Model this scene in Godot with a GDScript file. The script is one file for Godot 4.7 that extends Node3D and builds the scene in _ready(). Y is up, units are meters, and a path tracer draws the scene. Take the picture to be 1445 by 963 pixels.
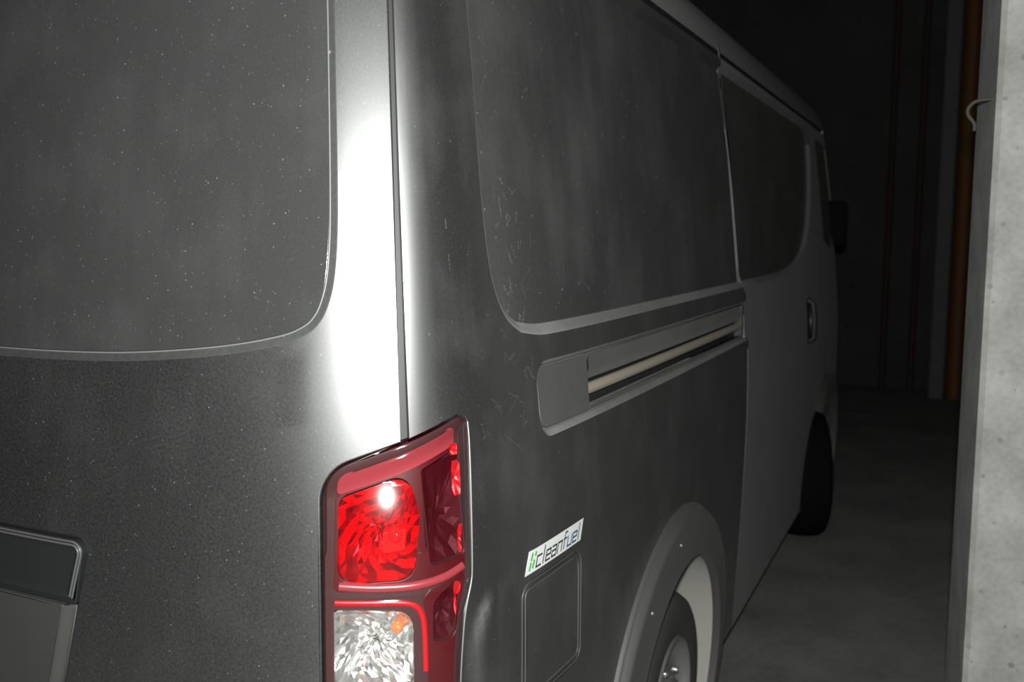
extends Node3D
# A grey panel van seen from its rear corner by camera flash at night, beside a concrete pillar.
# The van's skin is one curved surface: shell(s, y) with s = metres along the plan outline (0 at the tailgate's
# edge, negative across the back, positive along the side) and y = height. Panels are cut out of that surface.

const S0 := -1.3
const DS := 0.005
const DY := 0.005
const SC := -0.75
const ZOFF := -0.039
const PHI := [[-1.3, 0], [-0.75, 0], [-0.6, 2.2], [-0.35, 7], [-0.2, 14.0], [-0.14, 21], [-0.09, 27.5], [-0.04, 32], [0, 36.5], [0.03, 47], [0.08, 64], [0.12, 73], [0.17, 80.5], [0.3, 85.3], [0.45, 87.4], [0.7, 88.9], [1.4, 89.7], [2.4, 90.0], [4.2, 90.3], [4.55, 93], [4.8, 104], [4.98, 130], [5.14, 160], [5.3, 176], [5.5, 180], [6.1, 180]]
const TILT := [[0, -4], [0.3, -3.5], [0.6, -1.5], [0.85, 0], [1.05, 2.6], [1.25, 4.8], [1.45, 5.5], [1.65, 6.2], [1.85, 7.6], [2.1, 10], [2.16, 20], [2.22, 40], [2.28, 66], [2.3, 70]]
const RAKE := [[0, 0], [0.75, 0], [1.0, -0.04], [1.15, -0.12], [1.35, -0.28], [1.7, -0.52], [2.0, -0.74], [2.3, -0.95]]

var ph := PackedFloat64Array()
var cx := PackedFloat64Array()
var cz := PackedFloat64Array()
var lean := PackedFloat64Array()
var xc := 0.0
var rng := RandomNumberGenerator.new()
var M := {}
var van: Node3D
var names := {}
# outlines used by the relief functions
var dlo := PackedVector2Array()
var rail_out := PackedVector2Array()
var glass_out := PackedVector2Array()
var plate_out := PackedVector2Array()
var lid_out := PackedVector2Array()
var bump_out := PackedVector2Array()


func _ready() -> void:
	rng.seed = 7
	look()
	tables()
	materials()
	outlines()
	setting()
	pillar()
	posts()
	van = Node3D.new()
	van.name = "van"
	van.position = Vector3(-0.85, 0, -2.6)
	add_child(van)
	van.set_meta("label", "dark grey delivery van seen from its rear corner, dusty, with a red tail lamp")
	van.set_meta("category", "van")
	tailgate()
	side_panel()
	doors()
	roof()
	tail_lamp()
	wheels()
	sticker()


# ---------------------------------------------------------------- camera, air, flash

func look() -> void:
	var cam := Camera3D.new()
	cam.name = "camera"
	cam.position = Vector3(0.599, 1.52, 0.951)
	cam.rotation_degrees = Vector3(-6.56, 25.71, 0)
	cam.near = 0.02
	cam.far = 60.0
	var lens := CameraAttributesPhysical.new()
	lens.frustum_focal_length = 12.0 / (481.5 / 1300.0)
	lens.frustum_focus_distance = 1.5
	lens.frustum_near = 0.02
	lens.frustum_far = 60.0
	lens.exposure_aperture = 5.0
	cam.attributes = lens
	add_child(cam)
	cam.current = true
	var env := Environment.new()
	env.background_mode = Environment.BG_COLOR
	env.background_color = Color(0.05, 0.05, 0.05)
	env.tonemap_mode = Environment.TONE_MAPPER_LINEAR
	env.tonemap_exposure = 1.0
	env.sdfgi_enabled = true
	env.ssao_enabled = true
	env.ssil_enabled = true
	var we := WorldEnvironment.new()
	we.name = "environment"
	we.environment = env
	add_child(we)
	# the camera's pop-up flash, a hand's breadth above the lens
	var flash := OmniLight3D.new()
	flash.name = "camera_flash"
	flash.position = cam.position + Vector3(0.0, 0.095, 0.0)
	flash.light_energy = 8.0
	flash.light_color = Color(0.99, 1.0, 0.985)
	flash.light_size = 0.025
	flash.omni_range = 40.0
	flash.omni_attenuation = 2.0
	flash.shadow_enabled = true
	add_child(flash)


# ---------------------------------------------------------------- surface of the van

func herm(t: Array, x: float) -> float:
	var n := t.size()
	if x <= t[0][0]: return t[0][1]
	if x >= t[n - 1][0]: return t[n - 1][1]
	var i := 0
	while t[i + 1][0] < x: i += 1
	var h: float = t[i + 1][0] - t[i][0]
	var u: float = (x - t[i][0]) / h
	var m0 := 0.0
	var m1 := 0.0
	if i > 0: m0 = (t[i + 1][1] - t[i - 1][1]) / float(t[i + 1][0] - t[i - 1][0]) * h
	if i + 2 < n: m1 = (t[i + 2][1] - t[i][1]) / float(t[i + 2][0] - t[i][0]) * h
	return (2 * u * u * u - 3 * u * u + 1) * t[i][1] + (u * u * u - 2 * u * u + u) * m0 + (3 * u * u - 2 * u * u * u) * t[i + 1][1] + (u * u * u - u * u) * m1


func tables() -> void:
	var n := int(round((6.1 - S0) / DS)) + 1
	ph.resize(n); cx.resize(n); cz.resize(n)
	for i in n: ph[i] = deg_to_rad(herm(PHI, S0 + i * DS))
	var top := -1e9
	for i in range(1, n):
		var a := (ph[i] + ph[i - 1]) / 2
		cx[i] = cx[i - 1] + cos(a) * DS
		cz[i] = cz[i - 1] - sin(a) * DS
		top = maxf(top, cx[i])
	for i in n: cx[i] -= top
	lean.resize(465)
	top = -1e9
	for i in range(1, 465):
		lean[i] = lean[i - 1] - tan(deg_to_rad(herm(TILT, (i - 0.5) * DY))) * DY
		top = maxf(top, lean[i])
	for i in 465: lean[i] -= minf(top, 1e9)
	xc = at(cx, S0, DS, SC)


func at(a: PackedFloat64Array, x0: float, dx: float, x: float) -> float:
	var f := (x - x0) / dx
	var i := clampi(int(floor(f)), 0, a.size() - 2)
	var t := f - i
	return a[i] * (1.0 - t) + a[i + 1] * t


func shell(s: float, y: float, off := 0.0) -> Vector3:
	var left := s < SC
	if left: s = 2.0 * SC - s
	var p := at(ph, S0, DS, s)
	var d := at(lean, 0.0, DY, y)
	var nx := sin(p)
	var nz := cos(p)
	var dz := d
	if nz < 0.0: dz = herm(RAKE, y) + d * 0.3
	var x := at(cx, S0, DS, s) + nx * d
	var z := at(cz, S0, DS, s) + nz * dz + ZOFF
	if off != 0.0:
		var dd := (at(lean, 0.0, DY, y + 0.004) - at(lean, 0.0, DY, y - 0.004)) / 0.008
		var n := Vector3(nx, -dd, nz).normalized() * off
		x += n.x; y += n.y; z += n.z
	if left: x = 2.0 * xc - x
	return Vector3(x, y, z)


func smooth(a: float, b: float, x: float) -> float:
	var t := clampf((x - a) / (b - a), 0.0, 1.0)
	return t * t * (3.0 - 2.0 * t)


func sdf(p: Vector2, poly: PackedVector2Array) -> float:   # negative inside
	var best := 1e9
	var n := poly.size()
	for i in n:
		best = minf(best, p.distance_squared_to(Geometry2D.get_closest_point_to_segment(p, poly[i], poly[(i + 1) % n])))
	var d := sqrt(best)
	return -d if Geometry2D.is_point_in_polygon(p, poly) else d


# ---------------------------------------------------------------- outlines

func rounded(pts: Array, seg := 7) -> PackedVector2Array:   # [[x, y, radius], ...]
	var out := PackedVector2Array()
	var n := pts.size()
	for i in n:
		var b := Vector2(pts[i][0], pts[i][1])
		var r: float = pts[i][2] if pts[i].size() > 2 else 0.0
		if r <= 0.0:
			out.append(b)
			continue
		var a := Vector2(pts[(i + n - 1) % n][0], pts[(i + n - 1) % n][1])
		var c := Vector2(pts[(i + 1) % n][0], pts[(i + 1) % n][1])
		var u := (a - b).normalized()
		var v := (c - b).normalized()
		var half := acos(clampf(u.dot(v), -1, 1)) / 2.0
		var cut := minf(r / tan(half), 0.49 * minf(a.distance_to(b), c.distance_to(b)))
		var rr := cut * tan(half)
		var mid := b + (u + v).normalized() * (rr / sin(half))
		var a0 := (b + u * cut - mid).angle()
		var da := wrapf((b + v * cut - mid).angle() - a0, -PI, PI)
		for k in seg + 1:
			out.append(mid + Vector2.from_angle(a0 + da * k / seg) * rr)
	return out


func spline(pts: Array, per := 6) -> Array:   # Catmull-Rom through [x, y] points, ends included
	var out := []
	var n := pts.size()
	for i in n - 1:
		var p0 := Vector2(pts[maxi(i - 1, 0)][0], pts[maxi(i - 1, 0)][1])
		var p1 := Vector2(pts[i][0], pts[i][1])
		var p2 := Vector2(pts[i + 1][0], pts[i + 1][1])
		var p3 := Vector2(pts[mini(i + 2, n - 1)][0], pts[mini(i + 2, n - 1)][1])
		for k in per:
			var v := p1.cubic_interpolate(p2, p0, p3, float(k) / per)
			out.append([v.x, v.y])
	out.append(pts[n - 1])
	return out


func pack(pts: Array) -> PackedVector2Array:
	var out := PackedVector2Array()
	for p in pts: out.append(Vector2(p[0], p[1]))
	return out


func ccw(p: PackedVector2Array) -> PackedVector2Array:
	var q := p.duplicate()
	if Geometry2D.is_polygon_clockwise(q): q.reverse()
	# Geometry2D calls a polygon clockwise in a y-up frame
	var area := 0.0
	for i in q.size(): area += q[i].cross(q[(i + 1) % q.size()])
	if area < 0: q.reverse()
	return q


func grow(p: PackedVector2Array, by: float) -> PackedVector2Array:   # counter-clockwise polygon, by > 0 grows it; keeps the count
	if by == 0.0: return p
	var out := PackedVector2Array()
	var n := p.size()
	for i in n: out.append(p[i] + outward(p, i) * by)
	return out


func outward(p: PackedVector2Array, i: int) -> Vector2:
	var n := p.size()
	var a := (p[i] - p[(i + n - 1) % n]).normalized()
	var b := (p[(i + 1) % n] - p[i]).normalized()
	var na := Vector2(a.y, -a.x)
	var nb := Vector2(b.y, -b.x)
	var m := (na + nb)
	if m.length() < 1e-4: return na
	m = m.normalized()
	return m / maxf(0.5, m.dot(na))


func mirrored(right: Array) -> Array:   # points on the right half, top to bottom; adds the left half
	var out := right.duplicate()
	for i in range(right.size() - 1, -1, -1):
		var q: Array = right[i].duplicate()
		q[0] = 2.0 * SC - q[0]
		out.append(q)
	return out


func lamp_poly(grown: float) -> PackedVector2Array:
	var p := ccw(rounded([[-0.1245, 0.72, 0.01], [-0.1215, 1.173, 0.062], [0.123, 1.2525, 0.018], [0.1145, 0.99, 0.03], [0.096, 0.94, 0.04], [0.088, 0.83, 0.05], [0.084, 0.72, 0.01]], 9))
	return grow(p, grown)


func seam(y: float) -> float:
	return herm([[0.2, 1.905], [0.45, 1.905], [0.75, 1.928], [1.08, 1.966], [1.3, 1.985], [1.37, 1.957], [1.7, 1.945], [2.1, 1.91]], y)


func outlines() -> void:
	var bottom := spline([[0.3, 1.376], [0.36, 1.367], [0.44, 1.365], [0.65, 1.365], [1.13, 1.367], [1.9, 1.369], [2.5, 1.373], [2.8, 1.381], [3.1, 1.41], [3.34, 1.477], [3.53, 1.594], [3.69, 1.805], [3.76, 1.95]], 4)
	bottom.pop_back()
	var front := [[3.765, 1.97], [3.755, 2.02], [3.71, 2.045]]
	var rear := spline([[0.30, 2.045], [0.262, 2.03], [0.245, 1.98], [0.236, 1.85], [0.228, 1.7], [0.224, 1.6], [0.225, 1.534], [0.231, 1.471], [0.245, 1.425], [0.267, 1.395], [0.3, 1.376]], 3)
	rear.pop_back()
	dlo = ccw(pack(bottom + front + rear))
	rail_out = ccw(rounded([[0.342, 1.293, 0.028], [2.2, 1.295], [2.2, 1.184], [0.346, 1.175, 0.034]], 8))
	var g := spline([[-0.118, 1.93], [-0.113, 1.87], [-0.109, 1.708], [-0.1075, 1.604], [-0.108, 1.522], [-0.113, 1.46], [-0.122, 1.424], [-0.134, 1.401], [-0.152, 1.386], [-0.186, 1.373], [-0.263, 1.358], [-0.364, 1.346], [-0.482, 1.337], [-0.612, 1.333], [-0.748, 1.332]], 4)
	glass_out = ccw(pack(mirrored(g)))
	plate_out = ccw(rounded(mirrored([[-0.543, 1.031, 0.022], [-0.636, 0.70, 0.02]]), 7))
	lid_out = ccw(rounded([[0.2535, 0.93, 0.024], [0.486, 0.931, 0.034], [0.487, 0.714, 0.022], [0.2545, 0.714, 0.024]], 6))


func side_relief(s: float, y: float) -> float:
	var o := 0.0
	if s > 1.8 and s < 2.02:   # the panels' edges dip where window and rail cross the seam
		o = -0.0125 * smooth(1.349, 1.369, y) * (1.0 - smooth(2.035, 2.065, y)) - 0.011 * smooth(1.176, 1.185, y) * (1.0 - smooth(1.294, 1.303, y))
	if s < 0.32 and y < 1.0:   # the swelling below the lamp where the bumper begins
		var edge := 0.100 if y < 0.86 else lerpf(0.100, 0.15, pow(clampf((y - 0.86) / 0.12, 0, 1), 2.0))
		o += 0.0135 * smooth(0.0, 0.034, s - edge) * (1.0 - smooth(0.15, 0.252, s)) * (1.0 - smooth(0.93, 0.985, y))
	return o


func gate_relief(s: float, y: float) -> float:   # a soft step runs below the window
	var q := s if s > SC else 2.0 * SC - s
	if y > 1.42 or y < 1.24: return 0.0
	return -0.0022 * smooth(0.022, 0.046, sdf(Vector2(q, y), glass_out)) * (1.0 - smooth(-0.2, -0.14, q))


# ---------------------------------------------------------------- mesh makers

func skin_point(s: float, y: float, off) -> Vector3:
	var o := 0.0
	if off is Callable: o = off.call(s, y)
	else: o = off
	return shell(s, y, o if o != 0.0 else 1e-6)


func skin_normal(s: float, y: float, off) -> Vector3:
	var e := 0.0007
	var a := skin_point(s + e, y, off) - skin_point(s - e, y, off)
	var b := skin_point(s, y + e, off) - skin_point(s, y - e, off)
	return a.cross(b).normalized()


# A piece of the skin: outline (counter-clockwise, in s and y), holes, relief, grid cell, depth of the turned edge, its radius
func skin(outline: PackedVector2Array, holes: Array, off, cell: Vector2, depth := 0.014, r := 0.0022, plain := []) -> ArrayMesh:
	var poly := grow(ccw(outline), -r)
	var cuts := []
	for h in holes: cuts.append(grow(ccw(h), r))
	var rims := cuts.size()
	for h in plain: cuts.append(ccw(h))
	var V := PackedVector3Array()
	var N := PackedVector3Array()
	var U := PackedVector2Array()
	var I := PackedInt32Array()
	var box := Rect2(poly[0], Vector2.ZERO)
	for p in poly: box = box.expand(p)
	var nx := maxi(1, int(ceil(box.size.x / cell.x)))
	var ny := maxi(1, int(ceil(box.size.y / cell.y)))
	var c := Vector2(box.size.x / nx, box.size.y / ny)
	var edge := {}
	for loop in [poly] + cuts:
		for i in loop.size():
			var a: Vector2 = loop[i]
			var b: Vector2 = loop[(i + 1) % loop.size()]
			var k := maxi(1, int(ceil(a.distance_to(b) / (minf(c.x, c.y) * 0.2))))
			for j in k + 1:
				var p: Vector2 = a.lerp(b, float(j) / k)
				for dx in [-1e-6, 1e-6]:
					for dy in [-1e-6, 1e-6]:
						edge[clampi(int((p.x + dx - box.position.x) / c.x), 0, nx - 1) * 100000 + clampi(int((p.y + dy - box.position.y) / c.y), 0, ny - 1)] = true
	var grid := {}
	for i in nx:
		for j in ny:
			var q := box.position + Vector2(i * c.x, j * c.y)
			if edge.has(i * 100000 + j):
				var cellp := PackedVector2Array([q, q + Vector2(c.x, 0), q + c, q + Vector2(0, c.y)])
				var pieces: Array = Geometry2D.intersect_polygons(cellp, poly)
				for h in cuts:
					var next := []
					for pc in pieces: next.append_array(Geometry2D.clip_polygons(pc, h))
					pieces = next
				for pc in pieces:
					var tri := Geometry2D.triangulate_polygon(pc)
					if tri.is_empty(): continue
					var base := V.size()
					for p in pc:
						V.append(skin_point(p.x, p.y, off)); N.append(skin_normal(p.x, p.y, off)); U.append(p)
					for t in range(0, tri.size(), 3):
						var A: Vector2 = pc[tri[t]]
						var B: Vector2 = pc[tri[t + 1]]
						var C: Vector2 = pc[tri[t + 2]]
						if (B - A).cross(C - A) > 0: I.append_array([base + tri[t], base + tri[t + 2], base + tri[t + 1]])
						else: I.append_array([base + tri[t], base + tri[t + 1], base + tri[t + 2]])
				continue
			var mid := q + c / 2.0
			if not Geometry2D.is_point_in_polygon(mid, poly): continue
			var hole := false
			for h in cuts:
				if Geometry2D.is_point_in_polygon(mid, h): hole = true
			if hole: continue
			var ids := []
			for d in [[0, 0], [1, 0], [1, 1], [0, 1]]:
				var key: int = (i + d[0]) * 100000 + j + d[1]
				if not grid.has(key):
					var p := box.position + Vector2((i + d[0]) * c.x, (j + d[1]) * c.y)
					grid[key] = V.size()
					V.append(skin_point(p.x, p.y, off)); N.append(skin_normal(p.x, p.y, off)); U.append(p)
				ids.append(grid[key])
			I.append_array([ids[0], ids[2], ids[1], ids[0], ids[3], ids[2]])
	if depth > 0.0:
		rim(poly, 1.0, off, depth, r, V, N, U, I)
		for k in rims: rim(cuts[k], -1.0, off, depth, r, V, N, U, I)
	return mesh_of(V, N, U, I)


# A strip along a closed outline: profile [[distance outwards, relief], ...]
func lip(loop: PackedVector2Array, prof: Array, base: Callable) -> ArrayMesh:
	var n := loop.size()
	var V := PackedVector3Array()
	var N := PackedVector3Array()
	var U := PackedVector2Array()
	var I := PackedInt32Array()
	var m := prof.size()
	for i in n + 1:
		var o := outward(loop, i % n)
		for k in m:
			var p: Vector2 = loop[i % n] + o * prof[k][0]
			V.append(skin_point(p.x, p.y, float(prof[k][1]) + float(base.call(p.x, p.y)))); U.append(p)
	for i in n + 1:
		for k in m:
			var a := (i + n - 1) % n
			var b := (i + 1) % n
			var du := V[b * m + k] - V[a * m + k]
			var dv := V[i * m + mini(k + 1, m - 1)] - V[i * m + maxi(k - 1, 0)]
			N.append(dv.cross(du).normalized())
	for i in n:
		for k in m - 1:
			var a := i * m + k
			I.append_array([a, a + 1, a + m, a + 1, a + m + 1, a + m])
	return mesh_of(V, N, U, I)


func even(loop: PackedVector2Array, step: float) -> PackedVector2Array:   # the same outline with points no further apart than step
	var out := PackedVector2Array()
	for i in loop.size():
		var b := loop[(i + 1) % loop.size()]
		var k := maxi(1, int(ceil(loop[i].distance_to(b) / step)))
		for j in k: out.append(loop[i].lerp(b, float(j) / k))
	return out


func from_top(loop: PackedVector2Array) -> PackedVector2Array:   # the same outline, begun at its highest point
	var k := 0
	for i in loop.size():
		if loop[i].y > loop[k].y + 1e-6: k = i
	return loop.slice(k) + loop.slice(0, k)


func largest(pieces: Array) -> PackedVector2Array:
	var best: PackedVector2Array = pieces[0]
	for q in pieces:
		if Rect2(q[0], Vector2.ZERO).size.x >= 0 and q.size() > best.size(): best = q
	return ccw(best)


func flat(_s: float, _y: float) -> float:
	return 0.0


func rim(loop: PackedVector2Array, side: float, off, depth: float, r: float, V: PackedVector3Array, N: PackedVector3Array, U: PackedVector2Array, I: PackedInt32Array) -> void:
	var n := loop.size()
	var rows := 5 if r > 0.0 else 1
	var per := rows + 1
	var base := V.size()
	for i in n + 1:
		var p := loop[i % n]
		var o := outward(loop, i % n).normalized() * side
		var P := skin_point(p.x, p.y, off)
		var nn := skin_normal(p.x, p.y, off)
		var e := p + o * 0.0008
		var t := (skin_point(e.x, e.y, off) - P)
		t = (t - nn * t.dot(nn)).normalized()
		for k in rows:
			var a := PI / 2.0 * k / maxi(1, rows - 1) if r > 0.0 else PI / 2.0
			V.append(P + t * r * sin(a) - nn * r * (1.0 - cos(a)) if r > 0.0 else P)
			N.append(nn * cos(a) + t * sin(a)); U.append(p)
		V.append(P + t * r - nn * depth); N.append(t); U.append(p)
	for i in n:
		for k in per - 1:
			var a := base + i * per + k
			var b := base + (i + 1) * per + k
			if side > 0: I.append_array([a, b, a + 1, b, b + 1, a + 1])
			else: I.append_array([a, a + 1, b, b, a + 1, b + 1])


func mesh_of(V: PackedVector3Array, N: PackedVector3Array, U: PackedVector2Array, I: PackedInt32Array) -> ArrayMesh:
	# turn each triangle so that its front (clockwise) agrees with its normals
	for t in range(0, I.size(), 3):
		var f := (V[I[t + 1]] - V[I[t]]).cross(V[I[t + 2]] - V[I[t]])
		if f.dot(N[I[t]] + N[I[t + 1]] + N[I[t + 2]]) > 0.0:
			var k := I[t + 1]; I[t + 1] = I[t + 2]; I[t + 2] = k
	var a := []
	a.resize(Mesh.ARRAY_MAX)
	a[Mesh.ARRAY_VERTEX] = V; a[Mesh.ARRAY_NORMAL] = N; a[Mesh.ARRAY_TEX_UV] = U; a[Mesh.ARRAY_INDEX] = I
	var m := ArrayMesh.new()
	m.add_surface_from_arrays(Mesh.PRIMITIVE_TRIANGLES, a)
	return m


# A sheet over u, v in 0..1; normals from neighbours; flip turns them
func sheet(nu: int, nv: int, f: Callable, flip := false, loop_u := false) -> ArrayMesh:
	var V := PackedVector3Array()
	var N := PackedVector3Array()
	var U := PackedVector2Array()
	var I := PackedInt32Array()
	for i in nu + 1:
		for j in nv + 1:
			V.append(f.call(float(i) / nu, float(j) / nv)); U.append(Vector2(float(i) / nu, float(j) / nv))
	for i in nu + 1:
		for j in nv + 1:
			var i0 := (i - 1 if i > 0 else (nu - 1 if loop_u else 0))
			var i1 := (i + 1 if i < nu else (1 if loop_u else nu))
			var du := V[i1 * (nv + 1) + j] - V[i0 * (nv + 1) + j]
			var dv := V[i * (nv + 1) + mini(j + 1, nv)] - V[i * (nv + 1) + maxi(j - 1, 0)]
			var n := du.cross(dv).normalized()
			N.append(-n if flip else n)
	for i in nu:
		for j in nv:
			var a := i * (nv + 1) + j
			I.append_array([a, a + 1, a + nv + 1, a + 1, a + nv + 2, a + nv + 1])
	return mesh_of(V, N, U, I)


# A rounded bar through points with one radius; capped
func tube(pts: Array, r: float, sides := 10) -> ArrayMesh:
	var V := PackedVector3Array()
	var N := PackedVector3Array()
	var U := PackedVector2Array()
	var I := PackedInt32Array()
	var n := pts.size()
	var ref := Vector3.UP
	for i in n:
		var t: Vector3 = (pts[mini(i + 1, n - 1)] - pts[maxi(i - 1, 0)]).normalized()
		if absf(t.dot(ref)) > 0.95: ref = Vector3.RIGHT if absf(t.x) < 0.9 else Vector3.FORWARD
		var a := t.cross(ref).normalized()
		var b := t.cross(a).normalized()
		ref = -b if ref.dot(-b) > 0 else b
		for k in sides + 1:
			var w := TAU * k / sides
			var d := a * cos(w) + b * sin(w)
			V.append(pts[i] + d * r); N.append(d); U.append(Vector2(float(k) / sides, float(i) / n))
	for i in n - 1:
		for k in sides:
			var q := i * (sides + 1) + k
			I.append_array([q, q + 1, q + sides + 1, q + 1, q + sides + 2, q + sides + 1])
	for endp in [0, n - 1]:
		var t: Vector3 = (pts[1] - pts[0]).normalized() * -1.0 if endp == 0 else (pts[n - 1] - pts[n - 2]).normalized()
		var m := V.size()
		V.append(pts[endp] + t * r * 0.3); N.append(t); U.append(Vector2.ZERO)
		for k in sides + 1:
			V.append(V[endp * (sides + 1) + k]); N.append(t); U.append(Vector2.ZERO)
		for k in sides: I.append_array([m, m + 1 + k, m + 2 + k])
	return mesh_of(V, N, U, I)


# Turned profile [[radius, along], ...] about an axis; smooth
func lathe(profile: Array, centre: Vector3, axis: Vector3, seg := 48) -> ArrayMesh:
	var a := axis.normalized()
	var u := a.cross(Vector3.UP).normalized() if absf(a.y) < 0.9 else a.cross(Vector3.RIGHT).normalized()
	var v := a.cross(u)
	var n := profile.size()
	return sheet(seg, n - 1, func(p: float, q: float) -> Vector3:
		var k: Array = profile[int(round(q * (n - 1)))]
		return centre + a * float(k[1]) + (u * cos(TAU * p) + v * sin(TAU * p)) * float(k[0]), false, true)


# Box with chamfered edges, as SurfaceTool mesh about the origin
func block(size: Vector3, ch: float) -> ArrayMesh:
	var st := SurfaceTool.new()
	st.begin(Mesh.PRIMITIVE_TRIANGLES)
	var h := size / 2.0
	var quad := func(a: Vector3, b: Vector3, c: Vector3, d: Vector3) -> void:
		var n := (b - a).cross(c - a).normalized()
		if n.dot(a + b + c + d) < 0.0:
			n = -n
			var k := b; b = d; d = k
		for p in [a, c, b, a, d, c]:
			st.set_normal(n); st.set_uv(Vector2(p.x + p.z, p.y)); st.add_vertex(p)
	for ax in 3:
		var e := Vector3.ZERO; e[ax] = 1
		var f := Vector3.ZERO; f[(ax + 1) % 3] = 1
		var g := Vector3.ZERO; g[(ax + 2) % 3] = 1
		for sg in [-1.0, 1.0]:
			var o: Vector3 = e * h[ax] * sg
			var F := f * (h[(ax + 1) % 3] - ch)
			var G := g * (h[(ax + 2) % 3] - ch)
			quad.call(o - F - G, o + F - G, o + F + G, o - F + G)
		for s1 in [-1.0, 1.0]:
			for s2 in [-1.0, 1.0]:
				var p: Vector3 = f * h[(ax + 1) % 3] * s1 + g * (h[(ax + 2) % 3] - ch) * s2
				var q: Vector3 = f * (h[(ax + 1) % 3] - ch) * s1 + g * h[(ax + 2) % 3] * s2
				var E := e * (h[ax] - ch)
				quad.call(p - E, p + E, q + E, q - E)
	for s1 in [-1.0, 1.0]:
		for s2 in [-1.0, 1.0]:
			for s3 in [-1.0, 1.0]:
				var a := Vector3(h.x * s1, (h.y - ch) * s2, (h.z - ch) * s3)
				var b := Vector3((h.x - ch) * s1, h.y * s2, (h.z - ch) * s3)
				var c := Vector3((h.x - ch) * s1, (h.y - ch) * s2, h.z * s3)
				var n := Vector3(s1, s2, s3).normalized()
				if (b - a).cross(c - a).dot(n) > 0: var k := b; b = c; c = k
				for p in [a, b, c]:
					st.set_normal(n); st.set_uv(Vector2(p.x, p.y)); st.add_vertex(p)
	return st.commit()


# ---------------------------------------------------------------- nodes

func obj(called: String, mesh: Mesh, mat: Material, parent: Node3D = self, label := "") -> MeshInstance3D:
	var o := MeshInstance3D.new()
	o.name = numbered(called, parent)
	o.mesh = mesh
	o.material_override = null
	if mesh.get_surface_count(): o.set_surface_override_material(0, mat)
	o.cast_shadow = GeometryInstance3D.SHADOW_CASTING_SETTING_ON
	parent.add_child(o, true)
	if parent == van: o.position = -van.position
	if label: o.set_meta("label", label)
	return o


func numbered(called: String, parent: Node) -> String:
	var key := str(parent.get_instance_id()) + called
	names[key] = names.get(key, -1) + 1
	return called if names[key] == 0 else "%s_%03d" % [called, names[key]]


func part(called: String, label := "") -> Node3D:
	var o := Node3D.new()
	o.name = numbered(called, van)
	van.add_child(o, true)
	o.position = -van.position
	if label: o.set_meta("label", label)
	return o


func tag(o: Node3D, label: String, category: String, group := "") -> Node3D:
	o.set_meta("label", label)
	o.set_meta("category", category)
	if group: o.set_meta("group", group)
	return o


# ---------------------------------------------------------------- materials

func mat(c: Color, rough: float, metal := 0.0, spec := 0.5) -> StandardMaterial3D:   # c is linear
	var m := StandardMaterial3D.new()
	m.albedo_color = c.linear_to_srgb()
	m.roughness = rough
	m.metallic = metal
	m.metallic_specular = spec
	return m


func noise_bytes(size: int, freq: float, oct: int, sd: int) -> PackedByteArray:
	var f := FastNoiseLite.new()
	f.seed = sd
	f.noise_type = FastNoiseLite.TYPE_SIMPLEX_SMOOTH
	f.frequency = freq
	f.fractal_octaves = oct
	var im := f.get_seamless_image(size, size, false, false, 0.12)
	im.convert(Image.FORMAT_L8)
	return im.get_data()


# Metallic paint under a layer of dust: returns [albedo, metal] textures. Where dust lies the surface is dull and paler.
func dusty(size: int, sd: int, paint: float, dust: float, base: float, cloud: float, grain: float, specks: int, strokes: Array) -> Array:
	var big := noise_bytes(size, 0.004, 5, sd)
	var fine := noise_bytes(size, 0.16, 3, sd + 1)
	var tall := noise_bytes(size, 0.02, 3, sd + 2)
	var d := PackedFloat32Array()
	d.resize(size * size)
	for i in size * size:
		var b := big[i] / 255.0
		var x := i % size
		var y := i / size
		var drip := tall[(y / 6) * size + x] / 255.0
		d[i] = base + cloud * maxf(0.0, b * 0.7 + drip * 0.3 - 0.42) * 3.0 + grain * (fine[i] / 255.0 - 0.5)
	var g := RandomNumberGenerator.new()
	g.seed = sd
	for k in specks:
		var q := g.randi_range(0, size * size - size - 2)
		var w := 0.25 + 0.75 * pow(g.randf(), 3.0)
		d[q] = maxf(d[q], w)
		if g.randf() < 0.35:
			d[q + 1] = maxf(d[q + 1], w * 0.7); d[q + size] = maxf(d[q + size], w * 0.7)
	for st in strokes:   # [u0, v0, u1, v1, strength, width px]
		var a := Vector2(st[0], st[1]) * size
		var b := Vector2(st[2], st[3]) * size
		var n := int(a.distance_to(b)) + 1
		for k in n + 1:
			var p := a.lerp(b, float(k) / n) + Vector2(g.randf_range(-1, 1), g.randf_range(-1, 1)) * 0.8
			for wx in int(st[5]):
				var xx := posmod(int(p.x) + wx, size)
				var yy := posmod(int(p.y), size)
				if g.randf() < 0.8: d[yy * size + xx] = maxf(d[yy * size + xx], st[4] * g.randf_range(0.4, 1.0))
	var A := PackedByteArray()
	var B := PackedByteArray()
	A.resize(size * size * 3); B.resize(size * size)
	for i in size * size:
		var v := clampf(d[i], 0.0, 1.0)
		var lin := lerpf(paint, dust, v)
		var s := int(255.0 * pow(lin, 1.0 / 2.2))
		A[i * 3] = s; A[i * 3 + 1] = s; A[i * 3 + 2] = s
		B[i] = int(255.0 * (1.0 - v))
	return [ImageTexture.create_from_image(Image.create_from_data(size, size, false, Image.FORMAT_RGB8, A)), ImageTexture.create_from_image(Image.create_from_data(size, size, false, Image.FORMAT_L8, B))]


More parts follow.
